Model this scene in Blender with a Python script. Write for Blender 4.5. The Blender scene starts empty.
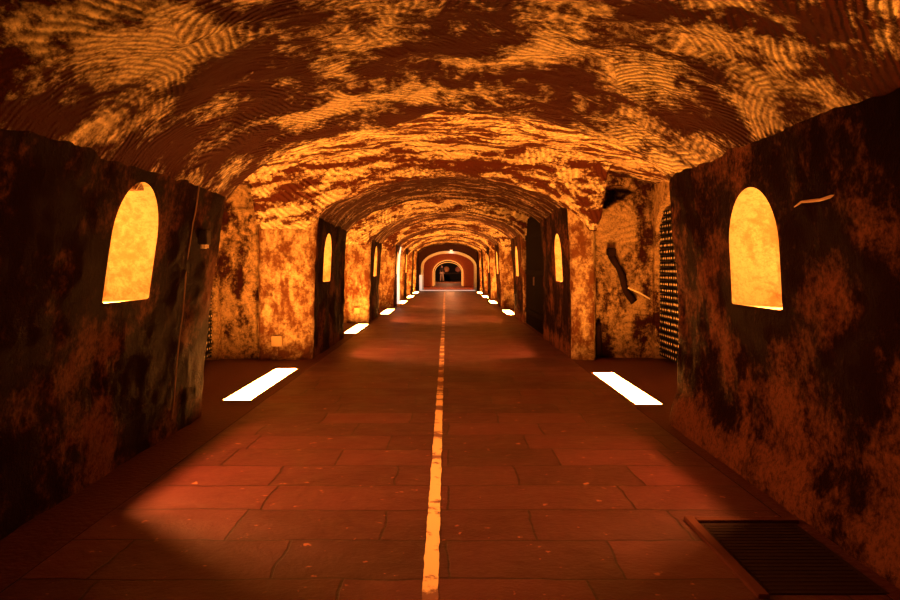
import bpy, bmesh, math, random
from mathutils import Vector, noise
random.seed(7)
SC = bpy.context.scene
COL = SC.collection
PI = math.pi

# ------------------------------------------------------------------ render look
SC.view_settings.view_transform = 'Standard'
SC.view_settings.look = 'None'
SC.view_settings.gamma = 1.0
SC.view_settings.use_curve_mapping = False
SC.view_settings.exposure = 0.0
SC.cycles.use_denoising = True
SC.cycles.max_bounces = 8
SC.cycles.diffuse_bounces = 6
SC.cycles.glossy_bounces = 3
SC.cycles.caustics_reflective = False
SC.cycles.caustics_refractive = False
SC.cycles.sample_clamp_indirect = 6.0

# ------------------------------------------------------------------ camera
F, HC = 700.0, 1.5
cam = bpy.data.cameras.new('camera'); camo = bpy.data.objects.new('camera', cam); COL.objects.link(camo)
cam.sensor_width = 36; cam.lens = F / 900 * 36
cam.shift_x = 2 / 900; cam.shift_y = -33 / 900
camo.location = (0, 0, HC); camo.rotation_euler = (PI / 2, 0, 0)
cam.clip_end = 300; cam.clip_start = 0.05
SC.camera = camo
w = bpy.data.worlds.new('world'); SC.world = w; w.use_nodes = True
w.node_tree.nodes['Background'].inputs[0].default_value = (0.02, 0.008, 0.004, 1)
w.node_tree.nodes['Background'].inputs[1].default_value = 0.3

# ------------------------------------------------------------------ node helpers
class NT:
    def __init__(s, name):
        s.m = bpy.data.materials.new(name); s.m.use_nodes = True
        s.t = s.m.node_tree; s.t.nodes.clear()
        s.out = s.t.nodes.new('ShaderNodeOutputMaterial')
        s.b = s.t.nodes.new('ShaderNodeBsdfPrincipled')
        s.t.links.new(s.b.outputs[0], s.out.inputs[0])
        s.b.inputs['Specular IOR Level'].default_value = 0.3
        s.geo = s.t.nodes.new('ShaderNodeNewGeometry')
    def n(s, typ, **kw):
        x = s.t.nodes.new(typ)
        for k, v in kw.items(): setattr(x, k, v)
        return x
    def set(s, sock, v):
        if hasattr(v, 'links') or isinstance(v, bpy.types.NodeSocket): s.t.links.new(v, sock)
        else: sock.default_value = v
    def math(s, op, a, b=0.0, c=0.0, clamp=False):
        x = s.n('ShaderNodeMath', operation=op, use_clamp=clamp)
        s.set(x.inputs[0], a); s.set(x.inputs[1], b); s.set(x.inputs[2], c)
        return x.outputs[0]
    def vmath(s, op, a, b=(0, 0, 0), scale=None):
        x = s.n('ShaderNodeVectorMath', operation=op)
        s.set(x.inputs[0], a)
        if op != 'LENGTH' and op != 'SCALE': s.set(x.inputs[1], b)
        if scale is not None: s.set(x.inputs['Scale'], scale)
        return x.outputs['Value'] if op == 'LENGTH' else x.outputs[0]
    def noise(s, vec, scale, detail=4, rough=0.55, dist=0.0, col=False):
        x = s.n('ShaderNodeTexNoise')
        s.set(x.inputs['Vector'], vec); x.inputs['Scale'].default_value = scale
        x.inputs['Detail'].default_value = detail; x.inputs['Roughness'].default_value = rough
        x.inputs['Distortion'].default_value = dist
        return x.outputs['Color' if col else 'Fac']
    def ramp(s, fac, a, b):
        x = s.n('ShaderNodeMapRange', interpolation_type='SMOOTHSTEP')
        s.set(x.inputs['Value'], fac); x.inputs['From Min'].default_value = a; x.inputs['From Max'].default_value = b
        return x.outputs[0]
    def mix(s, fac, a, b):
        x = s.n('ShaderNodeMix', data_type='RGBA')
        s.set(x.inputs[0], fac)
        s.set(x.inputs[6], a if not isinstance(a, tuple) else (*a, 1)); s.set(x.inputs[7], b if not isinstance(b, tuple) else (*b, 1))
        return x.outputs[2]
    def bump(s, height, dist, strength=1.0):
        x = s.n('ShaderNodeBump'); s.set(x.inputs['Height'], height)
        x.inputs['Distance'].default_value = dist; x.inputs['Strength'].default_value = strength
        s.t.links.new(x.outputs[0], s.b.inputs['Normal'])
    def scalev(s, vec, v):
        return s.vmath('MULTIPLY', vec, v)

def rock(name, light, dark, lo, hi, ridge=0.045, ridge_h=0.022, cell=0.8, stretch=(1, 1, 1), seed=0.0, scale=1.3, groove=0.45, rough_b=0.018, warpk=.16, midh=.06, foot_light=0):
    s = NT(name)
    p = s.vmath('ADD', s.geo.outputs['Position'], (seed, seed * 1.7, seed * .6))
    warp = s.vmath('SCALE', s.vmath('SUBTRACT', s.noise(p, 1.1, 3, col=True), (.5, .5, .5)), scale=warpk)
    pw = s.vmath('ADD', p, warp)
    vo = s.n('ShaderNodeTexVoronoi'); s.set(vo.inputs['Vector'], pw); vo.inputs['Scale'].default_value = cell
    off = s.vmath('SCALE', s.vmath('SUBTRACT', vo.outputs['Color'], (.5, .5, .5)), scale=2.2)
    d = s.vmath('LENGTH', s.vmath('ADD', s.vmath('SUBTRACT', pw, vo.outputs['Position']), off))
    d = s.math('ADD', d, s.math('MULTIPLY', s.noise(p, 3, 2), 0.10))
    ring = s.math('MULTIPLY_ADD', s.math('SINE', s.math('MULTIPLY', d, 2 * PI / ridge)), .5, .5)
    ring = s.math('MULTIPLY', ring, s.ramp(s.math('ADD', s.noise(p, 1.7, 2), s.math('MULTIPLY', s.math('SUBTRACT', s.noise(p, 14, 3), .5), .35)), .30, .52))
    fine = s.noise(p, 46, 4, .75)
    pit = s.noise(p, 17, 5, .75)
    mid = s.noise(p, 7, 4, .6, .4)
    h = s.math('ADD', s.math('MULTIPLY', ring, ridge_h), s.math('ADD', s.math('MULTIPLY', fine, rough_b), s.math('MULTIPLY', mid, midh)))
    s.bump(h, 1.0, 1.0)
    ps = s.scalev(pw, stretch)
    st = s.noise(ps, scale, 5, .6, .25)
    st = s.math('ADD', st, s.math('MULTIPLY', s.math('SUBTRACT', pit, .5), .42))
    st = s.math('ADD', st, s.math('MULTIPLY', s.math('SUBTRACT', mid, .5), .25))
    if foot_light:    # light on the rough plaster foot of the wall, painted as a paler band
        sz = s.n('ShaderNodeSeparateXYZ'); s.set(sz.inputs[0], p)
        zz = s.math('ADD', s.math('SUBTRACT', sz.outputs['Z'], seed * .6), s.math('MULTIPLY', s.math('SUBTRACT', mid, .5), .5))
        st = s.math('ADD', st, s.math('MULTIPLY', s.ramp(zz, .34, .16), foot_light))
    fac = s.ramp(st, lo, hi)
    fac = s.math('MULTIPLY', fac, s.math('MULTIPLY_ADD', ring, groove, 1 - groove * .8), clamp=True)
    fac = s.math('MULTIPLY', fac, s.math('MULTIPLY_ADD', s.ramp(s.math('MULTIPLY_ADD', fine, .6, s.math('MULTIPLY', pit, .4)), .38, .56), .6, .4))
    c = s.mix(fac, dark, light)
    s.set(s.b.inputs['Base Color'], c)
    s.b.inputs['Roughness'].default_value = .9
    s.b.inputs['Specular IOR Level'].default_value = .03
    return s.m

def plain(name, col, rough=.6, metal=0.0, var=.25, bscale=60, bh=.0015, spec=.4):
    s = NT(name)
    n = s.noise(s.geo.outputs['Position'], 9, 4)
    c2 = tuple(x * (1 - var) for x in col)
    s.set(s.b.inputs['Base Color'], s.mix(n, c2, tuple(min(1, x * (1 + var)) for x in col)))
    s.b.inputs['Roughness'].default_value = rough; s.b.inputs['Metallic'].default_value = metal
    s.b.inputs['Specular IOR Level'].default_value = spec
    s.bump(s.noise(s.geo.outputs['Position'], bscale, 3), bh, 1)
    return s.m

def emit(name, col, strength):
    s = NT(name)
    s.b.inputs['Base Color'].default_value = (.8, .7, .5, 1)
    s.b.inputs['Emission Color'].default_value = (*col, 1); s.b.inputs['Emission Strength'].default_value = strength
    return s.m

CHALK = (.72, .60, .34); SOOT = (.036, .0095, .005)
M = {}
M['vault'] = rock('chiselled_chalk', CHALK, SOOT, .465, .66, ridge=.046, ridge_h=.030, cell=.6, stretch=(.9, .9, .9), scale=1.9, groove=.62)
M['soffit'] = rock('dark_soffit', (.46, .34, .20), SOOT, .50, .68, ridge=.06, ridge_h=.026, cell=.8, stretch=(.5, 1.6, .8), seed=2, scale=2.6, groove=.55)  # darker chalk for the vault over the far piers
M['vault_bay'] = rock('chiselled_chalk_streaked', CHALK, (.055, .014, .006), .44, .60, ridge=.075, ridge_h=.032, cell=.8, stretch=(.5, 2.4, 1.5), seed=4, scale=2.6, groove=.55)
M['wall'] = rock('dark_plaster', (.13, .048, .022), (.009, .0025, .002), .45, .70, ridge=.05, ridge_h=.0, cell=.8, seed=9, scale=1.6, groove=0, rough_b=.014, midh=.04, foot_light=.17)
M['wall_shaded'] = rock('shaded_plaster', (.085, .030, .014), (.007, .002, .0015), .47, .72, ridge=.05, ridge_h=.0, cell=.8, seed=9, scale=1.6, groove=0, rough_b=.014, midh=.04, foot_light=.05)  # darker copy of the wall plaster, the left side's shade put into the colour
M['pier'] = rock('stained_plaster', (.56, .44, .24), (.11, .042, .016), .40, .68, ridge=.16, ridge_h=.010, cell=.6, seed=13, scale=3.2, stretch=(1.5, 1, .7), groove=.25, rough_b=.016, midh=.05)
M['niche'] = rock('limewashed_niche', (.66, .54, .34), (.42, .30, .15), .36, .56, ridge=.1, ridge_h=0, cell=1, seed=3, scale=3, groove=0, rough_b=.006)
M['recess'] = rock('rough_stained_chalk', (.50, .34, .16), (.03, .008, .005), .36, .58, ridge=.1, ridge_h=.01, cell=1.3, seed=21, scale=2.0, stretch=(1.4, 1, .7), groove=.3, rough_b=.03)

def floor_mat():
    s = NT('stone_slabs')
    p = s.geo.outputs['Position']
    wv = s.vmath('SCALE', s.vmath('SUBTRACT', s.noise(p, 2.5, 3, col=True), (.5, .5, .5)), scale=.08)
    pw = s.vmath('ADD', p, wv)
    br = s.n('ShaderNodeTexBrick'); s.set(br.inputs['Vector'], pw)
    br.offset = .43; br.offset_frequency = 2; br.squash = 1.35; br.squash_frequency = 3
    br.inputs['Color1'].default_value = (0, 0, 0, 1); br.inputs['Color2'].default_value = (1, 1, 1, 1); br.inputs['Mortar'].default_value = (.5, .5, .5, 1)
    br.inputs['Scale'].default_value = 1.0; br.inputs['Mortar Size'].default_value = .008; br.inputs['Mortar Smooth'].default_value = .35
    br.inputs['Bias'].default_value = 0; br.inputs['Brick Width'].default_value = .86; br.inputs['Row Height'].default_value = .48
    n1 = s.noise(p, 2.2, 5, .6, .3); n2 = s.noise(p, 45, 4, .7)
    t = s.math('MULTIPLY_ADD', br.outputs['Color'], .5, s.math('MULTIPLY', n1, .55))
    base = s.mix(t, (.016, .0042, .0052), (.105, .026, .030))
    base = s.mix(s.ramp(s.noise(p, 11, 3, .6), .665, .70), base, (.32, .13, .07))
    base = s.mix(s.math('MULTIPLY', br.outputs['Fac'], .85), base, (.010, .003, .002))
    s.set(s.b.inputs['Base Color'], base)
    s.set(s.b.inputs['Roughness'], s.math('MULTIPLY_ADD', n1, .35, .30))
    s.b.inputs['Specular IOR Level'].default_value = .35
    h = s.math('ADD', s.math('MULTIPLY', br.outputs['Fac'], -.012), s.math('ADD', s.math('MULTIPLY', n2, .0035), s.math('MULTIPLY', s.noise(p, 6, 3), .012)))
    s.bump(h, 1, 1)
    return s.m
M['floor'] = floor_mat()
M['gutter'] = plain('smooth_concrete', (.060, .015, .011), .6, bscale=25, bh=.01, spec=.2)
def paint_mat():
    s = NT('worn_road_paint')
    p = s.geo.outputs['Position']
    nf = s.noise(p, 14, 4, .7)
    ny = s.noise(s.scalev(p, (0.01, 1.2, 0)), 2.2, 2)
    xyz = s.n('ShaderNodeSeparateXYZ'); s.set(xyz.inputs[0], p)
    far = s.ramp(xyz.outputs['Y'], 6.5, 9)
    lift = s.math('MULTIPLY', far, .08)
    m = s.ramp(s.math('SUBTRACT', s.math('MULTIPLY_ADD', nf, .35, s.math('MULTIPLY', ny, .65)), lift), .41, .48)
    s.set(s.b.inputs['Base Color'], s.mix(m, (.20, .10, .08), (.86, .66, .34)))
    s.b.inputs['Roughness'].default_value = .6
    return s.m
M['paint'] = paint_mat()
M['steel'] = plain('worn_steel', (.35, .24, .16), .45, .6)
M['darkmetal'] = plain('dark_metal', (.05, .035, .03), .5, .5)
M['rust'] = plain('rusty_steel', (.075, .022, .013), .7, 0, spec=.15); M['iron'] = plain('dark_iron', (.018, .008, .006), .7, 0, spec=.1)
M['plate'] = plain('dusty_cover', (.42, .30, .15), .8)
M['black'] = plain('black_plastic', (.015, .01, .01), .5)
M['palecable'] = plain('pale_plaster_cable', (.45, .30, .18), .7)
M['pipedim'] = plain('dusty_cable', (.22, .12, .06), .8)
M['cover'] = plain('painted_cover', (.75, .62, .42), .6)
M['pipe'] = plain('tarred_pipe', (.012, .005, .003), .8, bscale=30, bh=.02, spec=.05)
M['bottle'] = plain('dark_bottle_glass', (.004, .004, .002), .5, 0, spec=.12)
M['slat'] = plain('blackened_slat', (.008, .005, .004), .8, spec=.05)
M['glint'] = plain('base_glint', (.55, .45, .32), .8)  # highlight on the bottle base, painted as a pale spot
M['wood'] = plain('dark_wood', (.05, .025, .016), .6, bscale=20, bh=.01)
M['portal'] = plain('pale_grey_render', (.62, .62, .56), .7)
M['room'] = plain('red_plaster', (.60, .24, .12), .8)
M['redfloor'] = plain('red_tiles', (.40, .16, .08), .6, spec=.2)
M['darkwall'] = plain('dark_panel', (.035, .03, .035), .7); M['shade_boards'] = plain('shade_black', (.005, .0025, .002), .9, spec=.02)
M['sootwall'] = plain('sooty_wall', (.04, .015, .01), .9, spec=.1)
LC = (1.0, .30, .042)
M['panel'] = emit('floor_lamp_glow', LC, 265)
M['bulb'] = emit('niche_bulb_glow', (1.0, .285, .045), 720)
M['tube'] = emit('lit_edge_glow', (1.0, .75, .62), 1.1)
M['ledwarm'] = emit('warm_strip_glow', (1.0, .33, .05), 1.4)
M['spotglow'] = emit('spot_glow', (1, .6, .35), 4)

# ------------------------------------------------------------------ object helpers
def link(name, verts, faces, mat, parent=None, smooth=True, mats=None, fm=None):
    me = bpy.data.meshes.new(name); me.from_pydata(verts, [], faces); me.update()
    o = bpy.data.objects.new(name, me); COL.objects.link(o)
    for m in (mats or [mat]): me.materials.append(m)
    if smooth: me.polygons.foreach_set('use_smooth', [True] * len(me.polygons))
    if fm: me.polygons.foreach_set('material_index', fm)
    if parent: o.parent = parent
    return o
def from_bm(name, bm, mat, parent=None, smooth=False):
    me = bpy.data.meshes.new(name); bm.to_mesh(me); bm.free()
    o = bpy.data.objects.new(name, me); COL.objects.link(o); me.materials.append(mat)
    if smooth: me.polygons.foreach_set('use_smooth', [True] * len(me.polygons))
    if parent: o.parent = parent
    return o
def bx(bm, x0, x1, y0, y1, z0, z1, bev=0):
    r = bmesh.ops.create_cube(bm, size=1)
    for v in r['verts']:
        v.co = Vector(((x0 + x1) / 2 + v.co.x * (x1 - x0), (y0 + y1) / 2 + v.co.y * (y1 - y0), (z0 + z1) / 2 + v.co.z * (z1 - z0)))
    if bev:
        es = list({e for v in r['verts'] for e in v.link_edges})
        bmesh.ops.bevel(bm, geom=es, offset=bev, segments=2, affect='EDGES')
def tube_mesh(pts, rad, seg=10, wob=0):
    vs, fs = [], []
    for i, p in enumerate(pts):
        p = Vector(p); a = Vector(pts[max(0, i - 1)]); b = Vector(pts[min(len(pts) - 1, i + 1)])
        t = (b - a).normalized(); u = t.orthogonal().normalized() if i == 0 else (u - t * u.dot(t)).normalized(); v = t.cross(u)
        r = rad[i] if isinstance(rad, (list, tuple)) else rad
        for k in range(seg):
            an = 2 * PI * k / seg
            rr = r * (1 + wob * noise.noise(p * 9 + Vector((k, 0, 0))))
            vs.append(p + (u * math.cos(an) + v * math.sin(an)) * rr)
    for i in range(len(pts) - 1):
        for k in range(seg):
            fs.append((i * seg + k, i * seg + (k + 1) % seg, (i + 1) * seg + (k + 1) % seg, (i + 1) * seg + k))
    fs.append(tuple(range(seg))[::-1]); fs.append(tuple((len(pts) - 1) * seg + k for k in range(seg)))
    return vs, fs
def empty(name, loc):
    o = bpy.data.objects.new(name, None); COL.objects.link(o); o.location = loc; o.empty_display_size = .1
    return o
def tag(o, label, cat, group=None):
    o['label'] = label; o['category'] = cat
    if group: o['group'] = group
    return o
def struct(o): o['kind'] = 'structure'; return o
def fbm(x, y, z, sc, oct=3):
    return noise.fractal(Vector((x * sc, y * sc, z * sc)), 1.0, 2.0, oct)
def sstep(a, b, x):
    t = min(1, max(0, (x - a) / (b - a))); return t * t * (3 - 2 * t)

# ------------------------------------------------------------------ plan of the gallery
# (front Y, back Y) of each pair of piers; bays between them
PIERS = [(-5.5, -2.0), (2.9, None), (11.3, 14.8), (18.7, 21.6), (25.7, 28.1), (31.4, 33.6), (36.8, 39.0), (41.6, 44.3)]
P1L, P1R = 7.05, 6.68
def pier_y(i, side):
    a, b = PIERS[i]
    if i == 1 and side < 0: a = 3.35
    if b is None: b = P1L if side < 0 else P1R
    return a, b
def lat(i, side, h):
    """distance of the corridor face from the axis"""
    hh = max(0.0, min(h, 2.5))
    if i == 1:
        if side < 0: v = 2.46 - .26 * (hh / 2.25) ** 1.5
        else: v = 2.19 - .09 * (hh / 2.25) ** 2 - .09 * (1 - sstep(.05, .42, h))
    elif i == 0: v = 2.4
    else:
        base = {2: (2.2, 2.02), 3: (2.12, 2.02), 4: (2.0, 1.94), 5: (1.98, 1.92), 6: (1.95, 1.9), 7: (1.92, 1.9)}[i][0 if side < 0 else 1]
        v = base - .08 * (hh / 2.25) ** 2
    return v
def half(y):
    t = sstep(8, 26, y); return 2.3 - .22 * t
def vault(x, y):
    a = half(y) ; r = min(.9995, abs(x) / a)
    if r > .955: 
        z0 = 1.9 + 1.05 * math.sqrt(1 - .955 ** 2)
        return z0 - (r - .955) * 3.0
    return 1.9 + 1.05 * math.sqrt(1 - r * r)

OUTL, OUTR = 3.72, 3.38   # side chamber walls

NICHE = {}
def niche_of(i, side):
    a, b = pier_y(i, side)
    if i == 1: return (4.76, 5.50, 1.25, 2.12) if side < 0 else (4.53, 5.33, 1.22, 2.06)
    if i in (2, 3, 4, 5):
        c = {2: 12.55, 3: 20.1, 4: 27.0, 5: 32.6}[i]
        return (c - .38, c + .38, 1.24, 2.1)
    return None
def niche_outline(n, grow=0.0, k=36):
    y0, y1, z0, z1 = n; c = (y0 + y1) / 2; hw = (y1 - y0) / 2 + grow; z0 -= grow; z1 += grow
    zs = z1 - .42
    pts = [(c - hw, z0 + (zs - z0) * t / 10) for t in range(11)]
    for t in range(1, k): 
        an = PI - PI * t / k; pts.append((c + hw * math.cos(an), zs + (z1 - zs) * math.sin(an)))
    pts += [(c + hw, zs - (zs - z0) * t / 10) for t in range(11)]
    pts += [(c + hw - 2 * hw * t / 10, z0) for t in range(1, 10)]
    return pts
def nearest_on(poly, y, z):
    best = None
    for i in range(len(poly)):
        ay, az = poly[i]; by, bz = poly[(i + 1) % len(poly)]
        dy, dz = by - ay, bz - az; L = dy * dy + dz * dz or 1e-9
        t = max(0, min(1, ((y - ay) * dy + (z - az) * dz) / L))
        qy, qz = ay + dy * t, az + dz * t; d = (qy - y) ** 2 + (qz - z) ** 2
        if best is None or d < best[0]: best = (d, qy, qz)
    return best
def inside(poly, y, z):
    c = False; j = len(poly) - 1
    for i in range(len(poly)):
        yi, zi = poly[i]; yj, zj = poly[j]
        if (zi > z) != (zj > z) and y < (yj - yi) * (z - zi) / (zj - zi) + yi: c = not c
        j = i
    return c

def pier(i, side):
    y0, y1 = pier_y(i, side)
    res = {0: .2, 1: .035, 2: .05, 3: .07, 4: .08}.get(i, .12)
    out = OUTL if side < 0 else OUTR
    r = .13 if i != 1 else .07
    rec = {(-1, 2): 3.05, (1, 2): 2.38}.get((side, i), None)     # where the front face steps back
    W = lat(i, side, 0)
    path = []   # (lat offset from face, y, weight, nx, ny, isSide, front)
    W2 = out + .35
    n = max(3, int((W2 - W - r) / res))
    for k in range(n):
        l = W2 - (W2 - W - r) * k / n
        path.append((l - W, y0, 'f'))
    for k in range(5):
        a = PI / 2 * k / 5; path.append((r - r * math.sin(a), y0 + r - r * math.cos(a), 'c'))
    n = int((y1 - y0 - 2 * r) / res)
    for k in range(n + 1): path.append((0, y0 + r + (y1 - y0 - 2 * r) * k / n, 's'))
    for k in range(1, 6):
        a = PI / 2 * k / 5; path.append((r - r * math.cos(a), y1 - r + r * math.sin(a), 'c'))
    n = max(3, int((W2 - W - r) / (res * 3)))
    for k in range(1, n + 1): path.append((r + (W2 - W - r) * k / n, y1, 'b'))
    H = 3.45; nz = int(H / res)
    nic = niche_of(i, side); poly = niche_outline(nic) if nic else None
    verts, param = [], []
    for j in range(nz + 1):
        h = H * j / nz - .04
        for (dl, y, kind) in path:
            hh, yy = h, y
            if nic and kind == 's' and nic[0] - .1 < y < nic[1] + .1 and nic[2] - .1 < h < nic[3] + .1:
                if inside(poly, y, h) and not all(inside(poly, y + a_ * res * 1.03, h + b_ * H / nz) for a_ in (-1, 0, 1) for b_ in (-1, 0, 1)):
                    b = nearest_on(poly, y, h); yy, hh = b[1], b[2]
            wgt = max(0, 1 - dl / .4)
            l = lat(i, side, 0) + dl + (lat(i, side, hh) - lat(i, side, 0)) * wgt
            amp = .035 if i != 1 else .03
            d = amp * fbm(side * l, yy, hh + 7 * side, 1.1) + .012 * fbm(side * l, yy, hh, 5)
            edge = 1.0
            if nic and kind == 's':
                if nic[0] - .4 < yy < nic[1] + .4 and nic[2] - .4 < hh < nic[3] + .4:
                    edge = sstep(0, .35, math.sqrt(nearest_on(poly, yy, hh)[0]))
            d *= edge
            fy = 0
            if kind == 'f':
                if rec and l > rec:
                    st = sstep(rec, rec + .05, l)
                    fy += (.16 if side < 0 else .30) * st
                    if side < 0:   # ledges of the recessed bay wall
                        fy += st * (-.05 * (1 - sstep(.0, .05, abs(hh - 2.41))) - .04 * (1 - sstep(0, .05, abs(hh - 1.79))))
                        if 1.8 < hh < 2.4: fy += st * .07 * fbm(l, yy, hh, 9, 4)
                    else:          # dark wedge shaped pocket high in the wall
                        u = (l - 2.46) / .62
                        if 0 < u < 1 and 2.42 + .36 * u < hh < 2.86 - .06 * u: fy += .38
                        if l > 3.26: fy += .0
                fy += d * 1.6
                yy2 = y + fy; l2 = l
                # slight outward plinth
                yy2 -= .05 * (1 - sstep(0, .18, hh))
            elif kind == 'c': l2 = l + d; yy2 = yy + d * .3
            elif kind == 's': l2 = l + d; yy2 = yy
            else: l2 = l; yy2 = yy + d * .5
            verts.append((side * l2, yy2, hh)); param.append((yy, hh, kind))
    nc = len(path); faces = []
    for j in range(nz):
        for c in range(nc - 1):
            q = (j * nc + c, j * nc + c + 1, (j + 1) * nc + c + 1, (j + 1) * nc + c)
            if nic and path[c][2] == 's' and path[c + 1][2] == 's':
                cy = sum(param[v][0] for v in q) / 4; ch = sum(param[v][1] for v in q) / 4
                if inside(poly, cy, ch): continue
            faces.append(q if side > 0 else q[::-1])
    # close the top and the hidden outer side so the pier is a solid
    # material: corridor face dark plaster, shade put into its colour at left, front face stained
    fm = []
    for f in faces:
        kk = [param[v][2] for v in f]; l = sum(abs(verts[v][0]) for v in f) / 4
        if 'f' in kk and rec and l > rec + .02: fm.append(2)
        elif 'f' in kk or ('c' in kk and param[f[0]][0] < (y0 + y1) / 2): fm.append(1)
        else: fm.append(0)
    o = link('wall_left' if side < 0 else 'wall_right', verts, faces, None, mats=[M['wall_shaded' if side < 0 else 'wall'], M['pier'], M['recess']], fm=fm)
    struct(o)
    if nic:
        # hollow of the niche
        D = .34; ring = niche_outline(nic, .004); K = 9; vs, fs = [], []
        cy = (nic[0] + nic[1]) / 2
        for k in range(K + 1):
            d = D * math.sin(PI / 2 * k / K) ; q = (1 - (k / K) ** 2.6) ** (1 / 2.6) if k < K else .02
            q = .35 + .65 * q
            for (y, z) in ring:
                yy = cy + (y - cy) * q; zz = nic[2] - .004 + (z - nic[2] + .004) * (.6 + .4 * q)
                l = lat(i, side, z if k == 0 else zz) + .001
                if k: l = lat(i, side, 1.6) + d + (lat(i, side, zz) - lat(i, side, 1.6)) * (1 - k / K) + .006 * fbm(yy, zz, k * .1, 6)
                vs.append((side * l, yy, zz))
        n = len(ring)
        for k in range(K):
            for c in range(n):
                q = (k * n + c, k * n + (c + 1) % n, (k + 1) * n + (c + 1) % n, (k + 1) * n + c)
                fs.append(q if side < 0 else q[::-1])
        fs.append(tuple(K * n + c for c in range(n)))
        no = link('niche', vs, fs, M['niche']); no.parent = o
    return o

for i in range(len(PIERS)):
    for side in (-1, 1): pier(i, side)

# ------------------------------------------------------------------ ceiling: one continuous height field
def in_bay(y, side):
    """0 in a pier stretch, 1 well inside a bay; soft flare at the far end"""
    for i in range(len(PIERS) - 1):
        a = pier_y(i, side)[1]; b = pier_y(i + 1, side)[0]
        if a <= y <= b:
            return min(sstep(a, a + .16, y), 1 - sstep(b - .75, b + .06, y) if b < 60 else 1), i
    return 0, -1
def ceil_z(x, y):
    side = -1 if x < 0 else 1
    # blend pier end position across the axis
    f = sstep(-.6, .6, x)
    bl, k = in_bay(y - (0 if True else f), -1); br_, k2 = in_bay(y, 1)
    s = bl * (1 - f) + br_ * f; k = max(k, k2)
    v = vault(x, y)
    lx = abs(x)
    if pier_y(2, side)[0] - .1 < y < 12.1 and lx > (3.05 if side < 0 else 2.44) - .02: k = 1; s = 1.0
    if lx > half(y) * .97: v = min(v, 2.24)
    bay = 3.32 - .045 * lx * lx + .03 * math.sin(y * 1.3)
    if k == 1:
        lim = 3.05 if side < 0 else 2.44
        if lx > lim:      # the recess beside the flare has no overhang
            e = sstep(lim, lim + .06, lx)
            b = pier_y(2, side)[0]
            if y > 9.3: s = s + (1 - s) * e
    z = v + (bay - v) * s
    for i in range(1, len(PIERS)):
        a, b = pier_y(i, side)
        if a < y < b: z += .10 * math.sin(PI * (y - a) / (b - a)) * (1 - (lx / half(y)) ** 4 if lx < half(y) else 0)
    amp = .035 + .045 * s
    ed = 1 - (1 - s) * .75 * sstep(1.6, 2.15, lx)
    z += amp * ed * fbm(x, y, 3.3, .9) + .030 * ed * fbm(x * 1.2, y * 1.6, 1.3, 2.4)
    return z
ys = []
y = -2.4
while y < 44.28:
    ys.append(y); y += .12 if y < 2 else .035 if y < 12 else .06 if y < 19 else .09 if y < 29 else .14
ys.append(44.3)
xs = [-4.2 + 8.4 * k / 168 for k in range(169)]
vs = [(x, y, ceil_z(x, y)) for y in ys for x in xs]
nx = len(xs); fs, fm = [], []
for j in range(len(ys) - 1):
    for c in range(nx - 1):
        fs.append((j * nx + c, (j + 1) * nx + c, (j + 1) * nx + c + 1, j * nx + c + 1))
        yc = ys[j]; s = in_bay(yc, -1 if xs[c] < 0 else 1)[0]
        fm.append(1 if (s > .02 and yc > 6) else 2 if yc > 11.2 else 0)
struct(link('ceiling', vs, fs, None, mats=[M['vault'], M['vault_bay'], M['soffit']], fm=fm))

# ------------------------------------------------------------------ side walls of the chambers and the end behind the camera
def side_wall(side, ya, yb, arch=None, res=.12):
    """wall at the end of a side chamber; arch = (y0, y1, spring, top)"""
    out = OUTL if side < 0 else OUTR
    vs, fs = [], []
    if arch: res = .06
    ny = int((yb - ya) / res) + 1; nz = int(3.4 / res)
    pol = None
    if arch:
        a0, a1, zs, zt = arch; c = (a0 + a1) / 2; hw = (a1 - a0) / 2
        pol = [(a0, -.2), (a0, zs)] + [(c - hw * math.cos(PI * t / 40), zs + (zt - zs) * math.sin(PI * t / 40)) for t in range(1, 40)] + [(a1, zs), (a1, -.2)]
    P = []
    for j in range(nz + 1):
        for k in range(ny + 1):
            y = ya + (yb - ya) * k / ny; z = 3.4 * j / nz - .03
            if pol:
                if z > .05 and inside(pol, y, z) and not all(inside(pol, y + a_ * (yb - ya) / ny, z + b_ * 3.4 / nz) for a_ in (-1, 0, 1) for b_ in (-1, 0, 1)):
                    b = nearest_on(pol, y, z); y, z = b[1], b[2]
            P.append((y, z))
            vs.append((side * (out + .03 * fbm(out, y, z, 1.5)), y, z))
    for j in range(nz):
        for k in range(ny):
            q = (j * (ny + 1) + k, j * (ny + 1) + k + 1, (j + 1) * (ny + 1) + k + 1, (j + 1) * (ny + 1) + k)
            if pol and inside(pol, sum(P[v][0] for v in q) / 4, sum(P[v][1] for v in q) / 4): continue
            fs.append(q if side > 0 else q[::-1])
    o = struct(link('wall_left' if side < 0 else 'wall_right', vs, fs, M['recess']))
    if pol:   # reveal of the arch and the dark rear of the store
        D = .75; v2, f2 = [], []
        for (y, z) in pol[1:-1]:
            v2 += [(side * (out - .01), y, z), (side * (out + D), y, z)]
        v2 = [(side * (out - .01), pol[0][0], -.02), (side * (out + D), pol[0][0], -.02)] + v2 + [(side * (out - .01), pol[-1][0], -.02), (side * (out + D), pol[-1][0], -.02)]
        m = len(v2) // 2
        for t in range(m - 1):
            f2.append((2 * t, 2 * t + 1, 2 * t + 3, 2 * t + 2))
        f2.append(tuple(2 * t + 1 for t in range(m)))
        r = link('reveal', v2, f2, M['recess'], smooth=False); r.parent = o
ARCH_R = (9.35, 11.42, 2.0, 2.62); ARCH_L = (9.0, 11.26, 1.35, 2.1)
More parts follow.
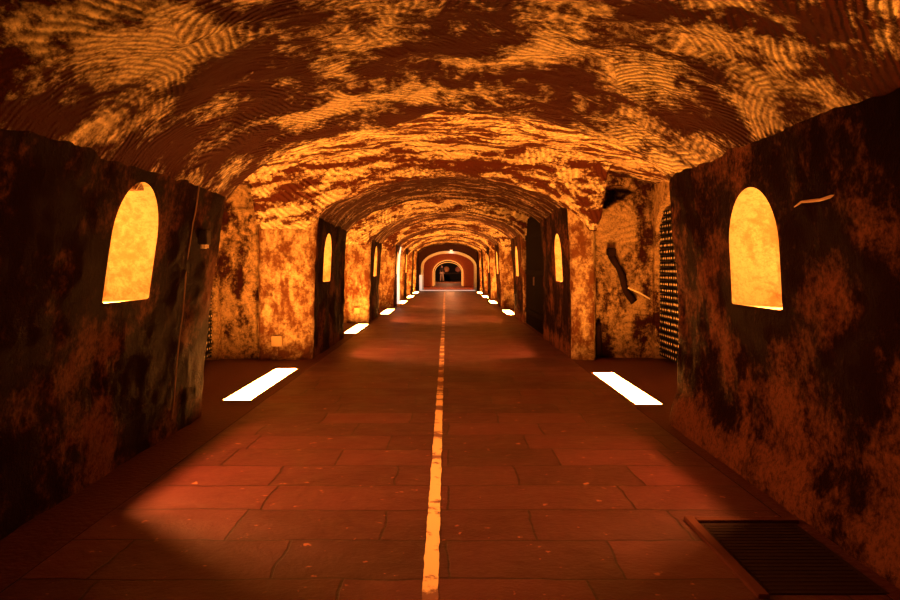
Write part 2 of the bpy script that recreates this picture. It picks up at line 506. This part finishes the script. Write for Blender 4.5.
for i in range(len(PIERS) - 1):
    for side in (-1, 1):
        a = pier_y(i, side)[1] - .3; b = pier_y(i + 1, side)[0] + (.45 if i == 1 else .3)
        side_wall(side, a, b, (ARCH_R if side > 0 else ARCH_L) if i == 1 else None)
vs = [(-4.3, -2.3, -.02), (4.3, -2.3, -.02), (4.3, -2.3, 3.5), (-4.3, -2.3, 3.5)]
struct(link('wall_back', vs, [(0, 1, 2, 3)], M['wall'], smooth=False))

# ------------------------------------------------------------------ floor
def grid_floor(name, x0, x1, y0, y1, z, mat, nxx=20, nyy=80, amp=.006):
    vs = [(x0 + (x1 - x0) * c / nxx, y0 + (y1 - y0) * j / nyy, z + amp * fbm(x0 + (x1 - x0) * c / nxx, y0 + (y1 - y0) * j / nyy, 0, .8)) for j in range(nyy + 1) for c in range(nxx + 1)]
    fs = [(j * (nxx + 1) + c, j * (nxx + 1) + c + 1, (j + 1) * (nxx + 1) + c + 1, (j + 1) * (nxx + 1) + c) for j in range(nyy) for c in range(nxx)]
    return struct(link(name, vs, fs, mat))
grid_floor('floor', -2.06, 2.0, -2.4, 44.3, 0, M['floor'], 40, 400)
grid_floor('floor', -4.6, -2.06, -2.4, 44.3, .004, M['gutter'], 12, 200, .004)
grid_floor('floor', 2.0, 4.3, -2.4, 44.3, .004, M['gutter'], 12, 200, .004)

# painted centre line, edges worn ragged
vs, fs = [], []; n = 900
for k in range(n + 1):
    t = k / n; y = .4 + 43.5 * t ** 1.6
    cx = -.082 + (-.035 * min(1, max(0, (y - 3) / 14))) - .08 * sstep(15, 44, y)
    hw = .037 + .006 * fbm(0, y, 0, 3) 
    vs += [(cx - hw + .006 * fbm(1, y, 0, 9), y, .0065), (cx + hw + .005 * fbm(5, y, 0, 9), y, .0065)]
for k in range(n): fs.append((2 * k, 2 * k + 1, 2 * k + 3, 2 * k + 2))
tag(link('painted_line', vs, fs, M['paint'], smooth=False), 'worn pale yellow painted line running down the middle of the slab floor', 'painted line')

# ------------------------------------------------------------------ lamps let into the floor
def floor_light(x0, x1, y0, y1, label, group='glowing strip lamps let into the floor'):
    cx, cy = (x0 + x1) / 2, (y0 + y1) / 2
    t = tag(empty('floor_light', (cx, cy, 0.012)), label, 'floor light', group)
    hw, hl = (x1 - x0) / 2, (y1 - y0) / 2
    bm = bmesh.new(); e = .022
    bx(bm, -hw - e, -hw, -hl - e, hl + e, -.03, .010, .002); bx(bm, hw, hw + e, -hl - e, hl + e, -.03, .010, .002)
    bx(bm, -hw, hw, -hl - e, -hl, -.03, .010, .002); bx(bm, -hw, hw, hl, hl + e, -.03, .010, .002)
    from_bm('frame', bm, M['steel'], t)
    bm = bmesh.new(); bx(bm, -hw, hw, -hl, hl, -.03, .006)
    from_bm('diffuser', bm, M['panel'], t)
    return t
ords = ['nearest', 'second', 'third', 'fourth', 'fifth', 'sixth']
LL = [(-2.50, -2.20, 7.78, 10.2), (-2.33, -2.06, 15.7, 18.1), (-2.14, -1.88, 22.1, 24.5), (-2.04, -1.79, 28.4, 30.5), (-2.0, -1.76, 33.9, 36.2), (-1.97, -1.73, 39.3, 41.3)]
for k, a in enumerate(LL): floor_light(*a, label=f'{ords[k]} glowing floor strip lamp along the left side of the corridor')
RL = [(2.03, 2.31, 7.55, 9.8), (1.86, 2.12, 21.8, 24.0), (1.78, 2.02, 28.6, 30.6), (1.75, 1.98, 33.9, 36.0), (1.72, 1.95, 39.3, 41.2)]
for k, a in enumerate(RL): floor_light(*a, label=f'{ords[k]} glowing floor strip lamp along the right side of the corridor')
floor_light(2.12, 2.40, -.6, 1.7, 'glowing floor strip lamp at the near right, this side of the floor hatch')

# ------------------------------------------------------------------ lamps hidden in the niches
def niche_lamp(i, side, nm):
    n = niche_of(i, side); l = lat(i, side, 1.6) + .17; y = n[0] + .10; z = 1.70
    t = tag(empty('niche_lamp', (side * l, y, z)), f'small lamp tucked inside the {nm} niche', 'lamp', 'lamps inside the niches')
    vs, fs = tube_mesh([(0, 0, -.06), (0, 0, -.05), (0, 0, .05), (0, 0, .06)], [.02, .028, .028, .02], 16)
    link('bulb', vs, fs, M['bulb'], t)
    vs, fs = tube_mesh([(0, 0, .06), (0, 0, .085), (0, -.0, .11)], [.021, .021, .012], 14)
    link('lamp_cap', vs, fs, M['darkmetal'], t)
    vs, fs = tube_mesh([(0, 0, .10), (side * .05, -.02, .11), (side * .10, -.03, .11)], .007, 8)
    link('bracket', vs, fs, M['darkmetal'], t)
    sp = bpy.data.lights.new('niche_spot', 'SPOT'); so = bpy.data.objects.new('niche_spot', sp); COL.objects.link(so)
    sp.energy = SPOT_W * (1 if side < 0 else .5); sp.color = (1, .27, .055); sp.spot_size = math.radians(116); sp.spot_blend = .5; sp.shadow_soft_size = .03
    so.location = (side * (l - .0), y + .03, z - .09)
    d = Vector((side * .5, y + .35, 0)) - so.location
    so.rotation_euler = d.to_track_quat('-Z', 'Y').to_euler()
SPOT_W = 700
nn = {1: 'nearest', 2: 'second', 3: 'third', 4: 'fourth', 5: 'fifth'}
for i in (1, 2, 3, 4, 5):
    for side in (-1, 1): niche_lamp(i, side, nn[i] + (' left' if side < 0 else ' right'))

# ------------------------------------------------------------------ bottle stores in the first side chambers
def lathe(prof, seg):
    vs, fs = [], []
    for (x, r) in prof:
        for k in range(seg):
            a = 2 * PI * k / seg; vs.append((x, r * math.cos(a), r * math.sin(a)))
    for i in range(len(prof) - 1):
        for k in range(seg): fs.append((i * seg + k, i * seg + (k + 1) % seg, (i + 1) * seg + (k + 1) % seg, (i + 1) * seg + k))
    return vs, fs
prof = [(.022, .004), (.003, .018), (.006, .026), (0, .034), (.002, .040), (.012, .0435), (.17, .0435), (.20, .040), (.235, .022), (.27, .015), (.30, .0145), (.302, .001)]
bv, bf = lathe(prof, 14)
mi = [1 if k < 14 else 0 for k in range(len(bf))]
bottle0 = link('champagne_bottle', bv, bf, None, mats=[M['bottle'], M['glint']], fm=mi)
first = [True]
def bottle(x, y, z, side, label, group):
    o = bottle0 if first[0] else bottle0.copy()
    if not first[0]: COL.objects.link(o)
    first[0] = False
    o.location = (x, y, z); o.rotation_euler = (random.uniform(0, 6), 0, 0 if side > 0 else PI)
    o.rotation_euler = (random.uniform(0, 6), 0, 0) if side > 0 else (random.uniform(0, 6), 0, PI)
    tag(o, label, 'bottle', group)
def rack(side, ya, yb, z1, label, blabel, grp, hide_to, arch):
    out = OUTL if side < 0 else OUTR
    xf = side * (out + .045); pitch_y, pitch_z = .097, .102
    t = tag(empty('bottle_rack', (xf, (ya + yb) / 2, .012)), label, 'rack')
    ox, oy = xf, (ya + yb) / 2
    a0, a1, zs, zt = arch; c = (a0 + a1) / 2; hwid = (a1 - a0) / 2
    def top_at(y):
        u = min(1, abs(y - c) / hwid); return zs + (zt - zs) * math.sqrt(max(0, 1 - u * u))
    rows = int((z1 - .1) / pitch_z)
    stuffv, stufff = [], []
    for r in range(rows):
        z = .115 + r * pitch_z
        # slat under each row, cut to the arch
        if z + .05 > zt - .05: break
        yl = [y for y in [ya + k * .02 for k in range(int((yb - ya) / .02))] if top_at(y) > z + .07]
        if not yl: continue
        bm = bmesh.new(); lo, hi = sorted((side * .012, side * .03))
        bx(bm, lo, hi, min(yl) - oy, max(yl) - oy, z - .0535 - .012, z - .0535 + .003 - .012, 0)
        bx(bm, *sorted((side * .20, side * .22)), min(yl) - oy, max(yl) - oy, z - .0535 - .012, z - .0535 + .003 - .012, 0)
        from_bm('slat', bm, M['slat'], t)
        y = yb - .055; col = 0
        while y > ya + .05:
            if top_at(y) > z + .06:
                if y > hide_to: bottle(xf + side * random.uniform(.0, .012), y, z - .007, side, blabel, grp)
                else:
                    b = len(stuffv)
                    for v in bv: stuffv.append((xf + (v[0] + .006) * side, y + v[1], z - .007 + v[2]))
                    for f in bf: stufff.append(tuple(b + q for q in f))
            y -= pitch_y
    for yy in (ya - .02, yb - .001):
        bm = bmesh.new(); h = min(top_at(yy), z1) - .03
        bx(bm, *sorted((side * .19, side * .24)), yy - oy - .006, yy - oy + .006, -.0, max(.5, h) - .012)
        from_bm('upright', bm, M['slat'], t)
    if stuffv:
        s = link('stacked_bottles', stuffv, stufff, M['bottle']); s['kind'] = 'stuff'
        tag(s, 'rest of the ' + blabel.split(' ', 1)[1], 'bottles')
rack(1, 9.5, 11.38, 2.5, 'tall dark metal rack full of bottles behind the arch on the right', 'dark bottle lying in the tall rack on the right, pale base outwards', 'bottles in the right rack', 10.33, ARCH_R)
rack(-1, 9.3, 11.22, 1.95, 'dark metal rack full of bottles behind the low arch on the left', 'dark bottle lying in the low rack on the left, base outwards', 'bottles in the left rack', 10.75, ARCH_L)

# ------------------------------------------------------------------ fittings on the walls
def on_left(y, h, i=1, off=0): return Vector((-(lat(i, -1, h) - off), y, h))
# conduit on near left wall
pts = []
for k in range(24):
    h = .15 + 2.1 * k / 23
    pts.append((-(lat(1, -1, h) - .012 + .030 * fbm(-lat(1, -1, h), 6.2, h - 7, 1.1) * -1), 6.2 + .02 * math.sin(h * 2.3), h))
vs, fs = tube_mesh(pts, .006, 8)
tag(link('cable', vs, fs, M['pipedim']), 'thin pale cable running up the near left wall beside the black box', 'cable')
t = tag(empty('junction_box', (-(lat(1, -1, 1.77) - .0), 6.43, 1.77)), 'small black box with white cable glands on the near left wall', 'junction box')
bm = bmesh.new(); bx(bm, .0, .085, -.06, .05, -.065, .065, .008); from_bm('housing', bm, M['black'], t)
bm = bmesh.new(); bx(bm, .0, .022, .06, .17, -.06, .075, .004); from_bm('back_plate', bm, M['palecable'], t)
for k, (dy, dz) in enumerate(((-.03, -.085), (.05, -.085), (.11, -.078))):
    vs, fs = tube_mesh([(.03, dy, dz - .015), (.03, dy, dz + .022)], .014, 10); link('cable_gland', vs, fs, M['cover'], t)
# square covers low on the piers
for (x, y, z, s, lb) in ((-(448 - 277) / 700 * 11.25, 11.25, .31, .085, 'square pale cover plate low on the first lit pier at left'), (-(448 - 357) / 700 * 18.65, 18.65, .34, .08, 'square pale cover plate low on the second lit pier at left')):
    t = tag(empty('cover_plate', (x, y, z)), lb, 'cover plate')
    bm = bmesh.new(); bx(bm, -s, s, -.035, .06, -s, s, .008); from_bm('plate', bm, M['plate'], t)
    for sx in (-1, 1):
        vs, fs = tube_mesh([(sx * s * .75, -.035, 0), (sx * s * .75, -.042, 0)], .008, 8); link('screw', vs, fs, M['steel'], t)
# pale curved cable end on near right wall
def rpt(px, py): 
    k = 2.1; l = 2.13; y = l * 700 / (px - 448); return (l - .01, y, 1.5 + (267 - py) / 700 * y)
pts = [rpt(*q) for q in ((796, 207), (803, 202), (812, 201), (822, 200), (832, 197), (842, 193))]
vs, fs = tube_mesh(pts, [.003, .007, .009, .009, .011, .004], 8, .3)
tag(link('cable_stub', vs, fs, M['palecable']), 'short pale wavy strip on the near right wall beside the niche', 'cable')
# tarred pipe on right chamber wall
def fw(px, py, Y=11.5): return ((px - 448) / 700 * Y, Y, 1.5 + (267 - py) / 700 * Y)
t = tag(empty('wall_pipe', fw(612, 252)), 'black crooked pipe slanting down the stained wall at right', 'pipe')
o0 = Vector(fw(612, 252))
pts = [Vector(fw(*q)) - o0 for q in ((611, 255), (615, 262), (619, 268), (622, 276), (624, 284), (626, 291), (630, 297), (634, 302))]
vs, fs = tube_mesh(pts, [.05, .052, .05, .058, .052, .055, .058, .05], 10, .5); link('pipe_length', vs, fs, M['pipe'], t)
bm = bmesh.new(); bx(bm, -.07, .06, -.07, .12, -.07, .07, .02); from_bm('collar', bm, M['pipe'], t)
pts = [fw(628, 288, 11.42), (fw(640, 293, 11.42)), fw(650, 299, 11.42)]
vs, fs = tube_mesh(pts, .012, 8); tag(link('thin_rod', vs, fs, M['cover']), 'thin pale rod on the stained wall just right of the black pipe', 'rod')
pts = [Vector(fw(599, y, 11.4)) for y in (323, 330, 338, 346, 356)]
vs, fs = tube_mesh(pts, [.05, .04, .045, .05, .06], 10, .5); tag(link('down_pipe', vs, fs, M['pipe']), 'short dark pipe in the lower corner between lit pier and stained wall', 'pipe')

# iron hatch in the floor at right
t = tag(empty('floor_hatch', (1.72, 3.66, .0)), 'dark ribbed metal hatch with a paler frame in the floor at lower right', 'hatch')
bm = bmesh.new(); bx(bm, -.26, .30, -.46, .42, -.02, .008, .002)
for k in range(20):
    yy = -.43 + k * .042; bx(bm, -.24, .27, yy, yy + .02, .008, .011)
from_bm('plate', bm, M['iron'], t)
bm = bmesh.new(); bx(bm, -.32, -.265, -.5, .50, -.02, .022, .004); bx(bm, -.265, .33, .425, .48, -.02, .022, .004)
from_bm('frame', bm, M['rust'], t)

# black boards added for the darkness of the second right bay
t = tag(empty('shade_boards', (2.08, 16.7, .012)), 'tall black boards added for the dark side bay beyond the second right niche', 'shade_boards')
bm = bmesh.new()
for k in range(16):
    y0 = -1.95 + k * .244; bx(bm, .0, .05, y0, y0 + .232, .0, 2.75, .004)
from_bm('boards', bm, M['shade_boards'], t)
bm = bmesh.new()
for z in (.3, 1.3, 2.2): bx(bm, -.03, 0, -1.9, 1.9, z, z + .12, .004)
from_bm('rail', bm, M['shade_boards'], t)
bm = bmesh.new(); bx(bm, -.06, -.03, -.1, -.06, 1.05, 1.25, .006); from_bm('handle', bm, M['steel'], t)

# glowing upright added for the white-lit edge of left pier 4
t = tag(empty('lit_edge_tube', (-1.86, 26.2, .0)), 'tall glowing white upright added for the lit pier edge far down the left side', 'lamp')
pts = [(-.0, 0, .12), (0, 0, 1.4), (.03, 0, 1.9), (.10, 0, 2.25)]
vs, fs = tube_mesh(pts, [.05, .05, .04, .02], 10); link('tube', vs, fs, M['tube'], t)
bm = bmesh.new(); bx(bm, -.05, .05, -.05, .05, .0, .12, .01); from_bm('base', bm, M['cover'], t)

# ------------------------------------------------------------------ portal, far room and far arch
def arch_wall(name, Y, th, hw, hs, ht, mat, W=4.4, H=3.6, cx=0.0, seg=40):
    """wall across the gallery with an arched opening; hs springing, ht crown"""
    inner = [(cx - hw, 0)] + [(cx - hw * math.cos(PI * k / seg), hs + (ht - hs) * math.sin(PI * k / seg)) for k in range(seg + 1)] + [(cx + hw, 0)]
    n = len(inner); outer = []
    for k, (x, z) in enumerate(inner):
        if k == 0: outer.append((-W, 0))
        elif k == n - 1: outer.append((W, 0))
        else:
            a = math.atan2(max(z - 1.0, .001), x - cx)
            tx = W / max(abs(math.cos(a)), 1e-6); tz = (H - 1.0) / max(math.sin(a), 1e-6); q = min(tx, tz)
            outer.append((cx + q * math.cos(a), 1.0 + q * math.sin(a)))
    vs, fs = [], []
    for y in (Y, Y + th):
        vs += [(x, y, z) for x, z in inner] + [(x, y, z) for x, z in outer]
    for k in range(n - 1):
        fs.append((k, k + 1, n + k + 1, n + k)); fs.append((2 * n + k, 3 * n + k, 3 * n + k + 1, 2 * n + k + 1)); fs.append((k, 2 * n + k, 2 * n + k + 1, k + 1))
    return struct(link(name, vs, fs, mat, smooth=False))
def arch_ring(name, Y, th, hw, hs, ht, wd, mat, cx=0.0, seg=36):
    pts = lambda g: [(cx - hw - g, 0)] + [(cx - (hw + g) * math.cos(PI * k / seg), hs + (ht + g - hs) * math.sin(PI * k / seg)) for k in range(seg + 1)] + [(cx + hw + g, 0)]
    A, B = pts(0), pts(wd); n = len(A); vs, fs = [], []
    for y in (Y, Y + th): vs += [(x, y, z) for x, z in A] + [(x, y, z) for x, z in B]
    for k in range(n - 1):
        fs += [(k, k + 1, n + k + 1, n + k), (2 * n + k, 3 * n + k, 3 * n + k + 1, 2 * n + k + 1), (k, 2 * n + k, 2 * n + k + 1, k + 1), (n + k, n + k + 1, 3 * n + k + 1, 3 * n + k)]
    return link(name, vs, fs, mat, smooth=False)
arch_wall('wall_portal', 44.3, .5, 1.72, 1.55, 2.42, M['sootwall'], cx=.05)
struct(arch_ring('trim_1', 44.22, .7, 1.60, 1.50, 2.36, .16, M['portal'], cx=.05))
bm = bmesh.new(); bx(bm, -1.7, 1.8, 44.1, 44.45, -.01, .03, .005); struct(from_bm('trim_2', bm, M['portal']))
M['whitestrip'] = emit('soft_white_glow', (1, .72, .55), .7)  # glow added to the white threshold and jamb, neither is a lamp
bm = bmesh.new(); bx(bm, -1.62, 1.72, 44.02, 44.09, .006, .05, .005)
tag(from_bm('glowing_trim', bm, M['whitestrip']), 'long pale threshold across the floor at the portal, given an added white glow', 'glowing trim')
bm = bmesh.new(); bx(bm, -1.80, -1.64, 44.08, 44.20, .01, 1.0, .01)
tag(from_bm('glowing_trim', bm, M['whitestrip']), 'short white upright at the left foot of the portal, given an added glow', 'glowing trim')
# far room shell
def quadbox(name, x0, x1, y0, y1, z0, z1, mat, which):
    v = [(x0, y0, z0), (x1, y0, z0), (x1, y1, z0), (x0, y1, z0), (x0, y0, z1), (x1, y0, z1), (x1, y1, z1), (x0, y1, z1)]
    f = {'f': (0, 1, 2, 3), 'c': (4, 7, 6, 5), 'l': (0, 3, 7, 4), 'r': (1, 5, 6, 2), 'b': (2, 6, 7, 3)}
    struct(link(name, v, [f[which]], mat, smooth=False))
for (nm, wh, mt) in (('floor', 'f', M['redfloor']), ('ceiling', 'c', M['room']), ('wall_left', 'l', M['room']), ('wall_right', 'r', M['room'])):
    quadbox(nm, -2.4, 2.4, 44.3, 55, 0, 2.9, mt, wh)
arch_wall('wall_far', 55, .8, 1.12, 1.05, 1.97, M['room'], W=2.6, H=3.0)
a = arch_ring('lit_arch', 54.87, .12, 1.14, 1.05, 1.99, .055, M['ledwarm'], cx=0.0)
tag(a, 'glowing warm arch outline at the far end of the tunnel', 'lit arch')
a = arch_ring('lit_arch', 57.0, .10, 1.08, 1.05, 1.86, .045, M['ledwarm'], cx=.02)
tag(a, 'inner glowing arch outline just behind the outer far arch', 'lit arch')
for (nm, wh, mt) in (('floor', 'f', M['redfloor']), ('ceiling', 'c', M['darkwall']), ('wall_left', 'l', M['darkwall']), ('wall_right', 'r', M['darkwall']), ('wall_far', 'b', M['darkwall'])):
    quadbox(nm, -2.6, 2.6, 55, 76, 0, 2.9, mt, wh)
# lamps of the far rooms
def ceiling_lamp(x, y, z, watt, col, label, r=.09):
    t = tag(empty('ceiling_lamp', (x, y, z)), label, 'lamp')
    vs, fs = tube_mesh([(0, 0, 0), (0, 0, -.06)], [.09, .11], 16); link('housing', vs, fs, M['cover'], t)
    vs, fs = tube_mesh([(0, 0, -.061), (0, 0, -.08)], [.08, .06], 16); link('lens', vs, fs, M['spotglow'], t)
    L = bpy.data.lights.new('ceiling_lamp_light', 'POINT'); L.energy = watt; L.color = col; L.shadow_soft_size = r
    lo = bpy.data.objects.new('ceiling_lamp_light', L); COL.objects.link(lo); lo.location = (x, y, z - .2)
ceiling_lamp(.1, 48.5, 2.88, 220, (1, .33, .10), 'small round ceiling lamp in the room behind the pale portal')
ceiling_lamp(0, 67.5, 2.88, 330, (1, .36, .14), 'small round ceiling lamp added to light the stand beyond the far glowing arch')  # lamp added ahead of the stand to brighten the far end
ceiling_lamp(.2, 44.05, 2.60, 2, (1, .8, .65), 'small bright spotlight above the crown of the pale portal', .05)

# ------------------------------------------------------------------ far end: barrels and a visitor
def barrel(x, y, z, col, label):
    pr = [(-.36, .0), (-.36, .22), (-.39, .225), (-.39, .25), (-.2, .29), (0, .305), (.2, .29), (.39, .25), (.39, .225), (.36, .22), (.36, 0)]
    vs, fs = [], []; seg = 24
    for (yy, r) in pr:
        for k in range(seg): a_ = 2 * PI * k / seg; vs.append((r * math.cos(a_), yy, r * math.sin(a_)))
    for i in range(len(pr) - 1):
        for k in range(seg): fs.append((i * seg + k, (i + 1) * seg + k, (i + 1) * seg + (k + 1) % seg, i * seg + (k + 1) % seg))
    t = tag(empty('barrel', (x, y, z)), label, 'barrel', 'round ends beyond the far arch')
    link('cask', vs, fs, col, t)
    for yy in (-.33, .33, -.16, .16):
        r = .275 if abs(yy) > .2 else .306
        vs, fs = [], []
        for dy in (-.02, .02):
            for k in range(seg): a_ = 2 * PI * k / seg; vs.append((r * math.cos(a_), yy + dy, r * math.sin(a_)))
        for k in range(seg): fs.append((k, seg + k, seg + (k + 1) % seg, (k + 1) % seg))
        link('hoop', vs, fs, M['darkmetal'], t)
M['cask1'] = plain('orange_oak', (.85, .42, .18), .6); M['cask2'] = plain('reddish_oak', (.6, .25, .18), .6)
Yb = 72.0
barrel(-.15, Yb, 1.25, M['cask1'], 'round orange end on the dark stand beyond the far arch')
barrel(1.05, Yb, 1.25, M['cask2'], 'round reddish end at right on the dark stand beyond the far arch')
t = tag(empty('stand', (.45, Yb, .0)), 'low dark stand under the round ends at the far end', 'stand')
bm = bmesh.new(); bx(bm, -1.0, 1.1, -.35, .35, .82, .90, .01); from_bm('top', bm, M['wood'], t)
for sx in (-.95, 1.0):
    for sy in (-.3, .3):
        bm = bmesh.new(); bx(bm, sx - .04, sx + .04, sy - .04, sy + .04, 0, .82, .005); from_bm('leg', bm, M['wood'], t)
for x in (-.15 - .45, 1.05 - .45):
    for sy in (-.2, .2):
        bm = bmesh.new(); bx(bm, x - .22, x + .22, sy - .04, sy + .04, .90, .935, .01); from_bm('cradle', bm, M['wood'], t)

def skin_body(name, joints, edges, radii, mat, parent=None, root=0, sub=2):
    me = bpy.data.meshes.new(name); me.from_pydata(joints, edges, []); me.update()
    o = bpy.data.objects.new(name, me); COL.objects.link(o)
    md = o.modifiers.new('skin', 'SKIN'); md.use_smooth_shade = True
    for k, v in enumerate(me.skin_vertices[0].data): v.radius = (radii[k], radii[k]); v.use_root = (k == root)
    o.modifiers.new('sub', 'SUBSURF').levels = sub; o.modifiers['sub'].render_levels = sub
    bpy.context.view_layer.update()
    dg = bpy.context.evaluated_depsgraph_get(); m2 = bpy.data.meshes.new_from_object(o.evaluated_get(dg))
    bpy.data.objects.remove(o); o = bpy.data.objects.new(name, m2); COL.objects.link(o)
    m2.materials.clear(); m2.materials.append(mat)
    m2.polygons.foreach_set('use_smooth', [True] * len(m2.polygons))
    if parent: o.parent = parent
    return o
M['skin'] = plain('skin', (.55, .33, .24), .6); M['jacket'] = plain('dark_jacket', (.03, .025, .03), .8)
M['khaki'] = plain('pale_trousers', (.62, .48, .36), .8); M['hair'] = plain('dark_hair', (.03, .02, .015), .7); M['shoe'] = plain('dark_shoe', (.03, .025, .02), .5)
t = tag(empty('person', (-.62, 70.0, 0)), 'person in a dark top and pale trousers standing at the far end', 'person')
J = [(0, 0, .95), (0, 0, 1.15), (0, 0, 1.35), (0, 0, 1.47), (0, -.01, 1.56), (0, -.02, 1.64),
     (-.09, 0, .88), (-.11, -.02, .50), (-.13, .02, .09), (-.13, -.13, .04),
     (.09, 0, .88), (.12, .02, .50), (.15, .03, .09), (.16, -.12, .04),
     (-.18, 0, 1.40), (-.24, .02, 1.14), (-.23, -.08, .90), (-.23, -.12, .82),
     (.18, 0, 1.40), (.24, .02, 1.14), (.23, -.06, .90), (.23, -.10, .82)]
E = [(0, 1), (1, 2), (2, 3), (3, 4), (4, 5), (0, 6), (6, 7), (7, 8), (8, 9), (0, 10), (10, 11), (11, 12), (12, 13), (2, 14), (14, 15), (15, 16), (16, 17), (2, 18), (18, 19), (19, 20), (20, 21)]
R = [.12, .12, .14, .06, .085, .085, .085, .06, .04, .035, .085, .06, .04, .035, .06, .045, .032, .035, .06, .045, .032, .035]
skin_body('body', J, E, R, M['skin'], t)
# jacket, trousers, hair over the body
skin_body('jacket', [J[0], J[1], J[2], (0, 0, 1.44), J[14], J[15], J[16], J[18], J[19], J[20]], [(0, 1), (1, 2), (2, 3), (2, 4), (4, 5), (5, 6), (2, 7), (7, 8), (8, 9)], [.155, .15, .17, .08, .085, .065, .05, .085, .065, .05], M['jacket'], t)
skin_body('trousers', [(0, 0, .93), J[6], J[7], (-.13, .02, .07), J[10], J[11], (.15, .03, .07)], [(0, 1), (1, 2), (2, 3), (0, 4), (4, 5), (5, 6)], [.15, .115, .085, .07, .115, .085, .07], M['khaki'], t)
skin_body('hair', [(0, .01, 1.68), (0, .04, 1.60)], [(0, 1)], [.10, .085], M['hair'], t)
for s_, jx in ((-1, -.13), (1, .16)):
    skin_body('shoe', [(jx, .06, .045), (jx, -.16, .035)], [(0, 1)], [.05, .042], M['shoe'], t)
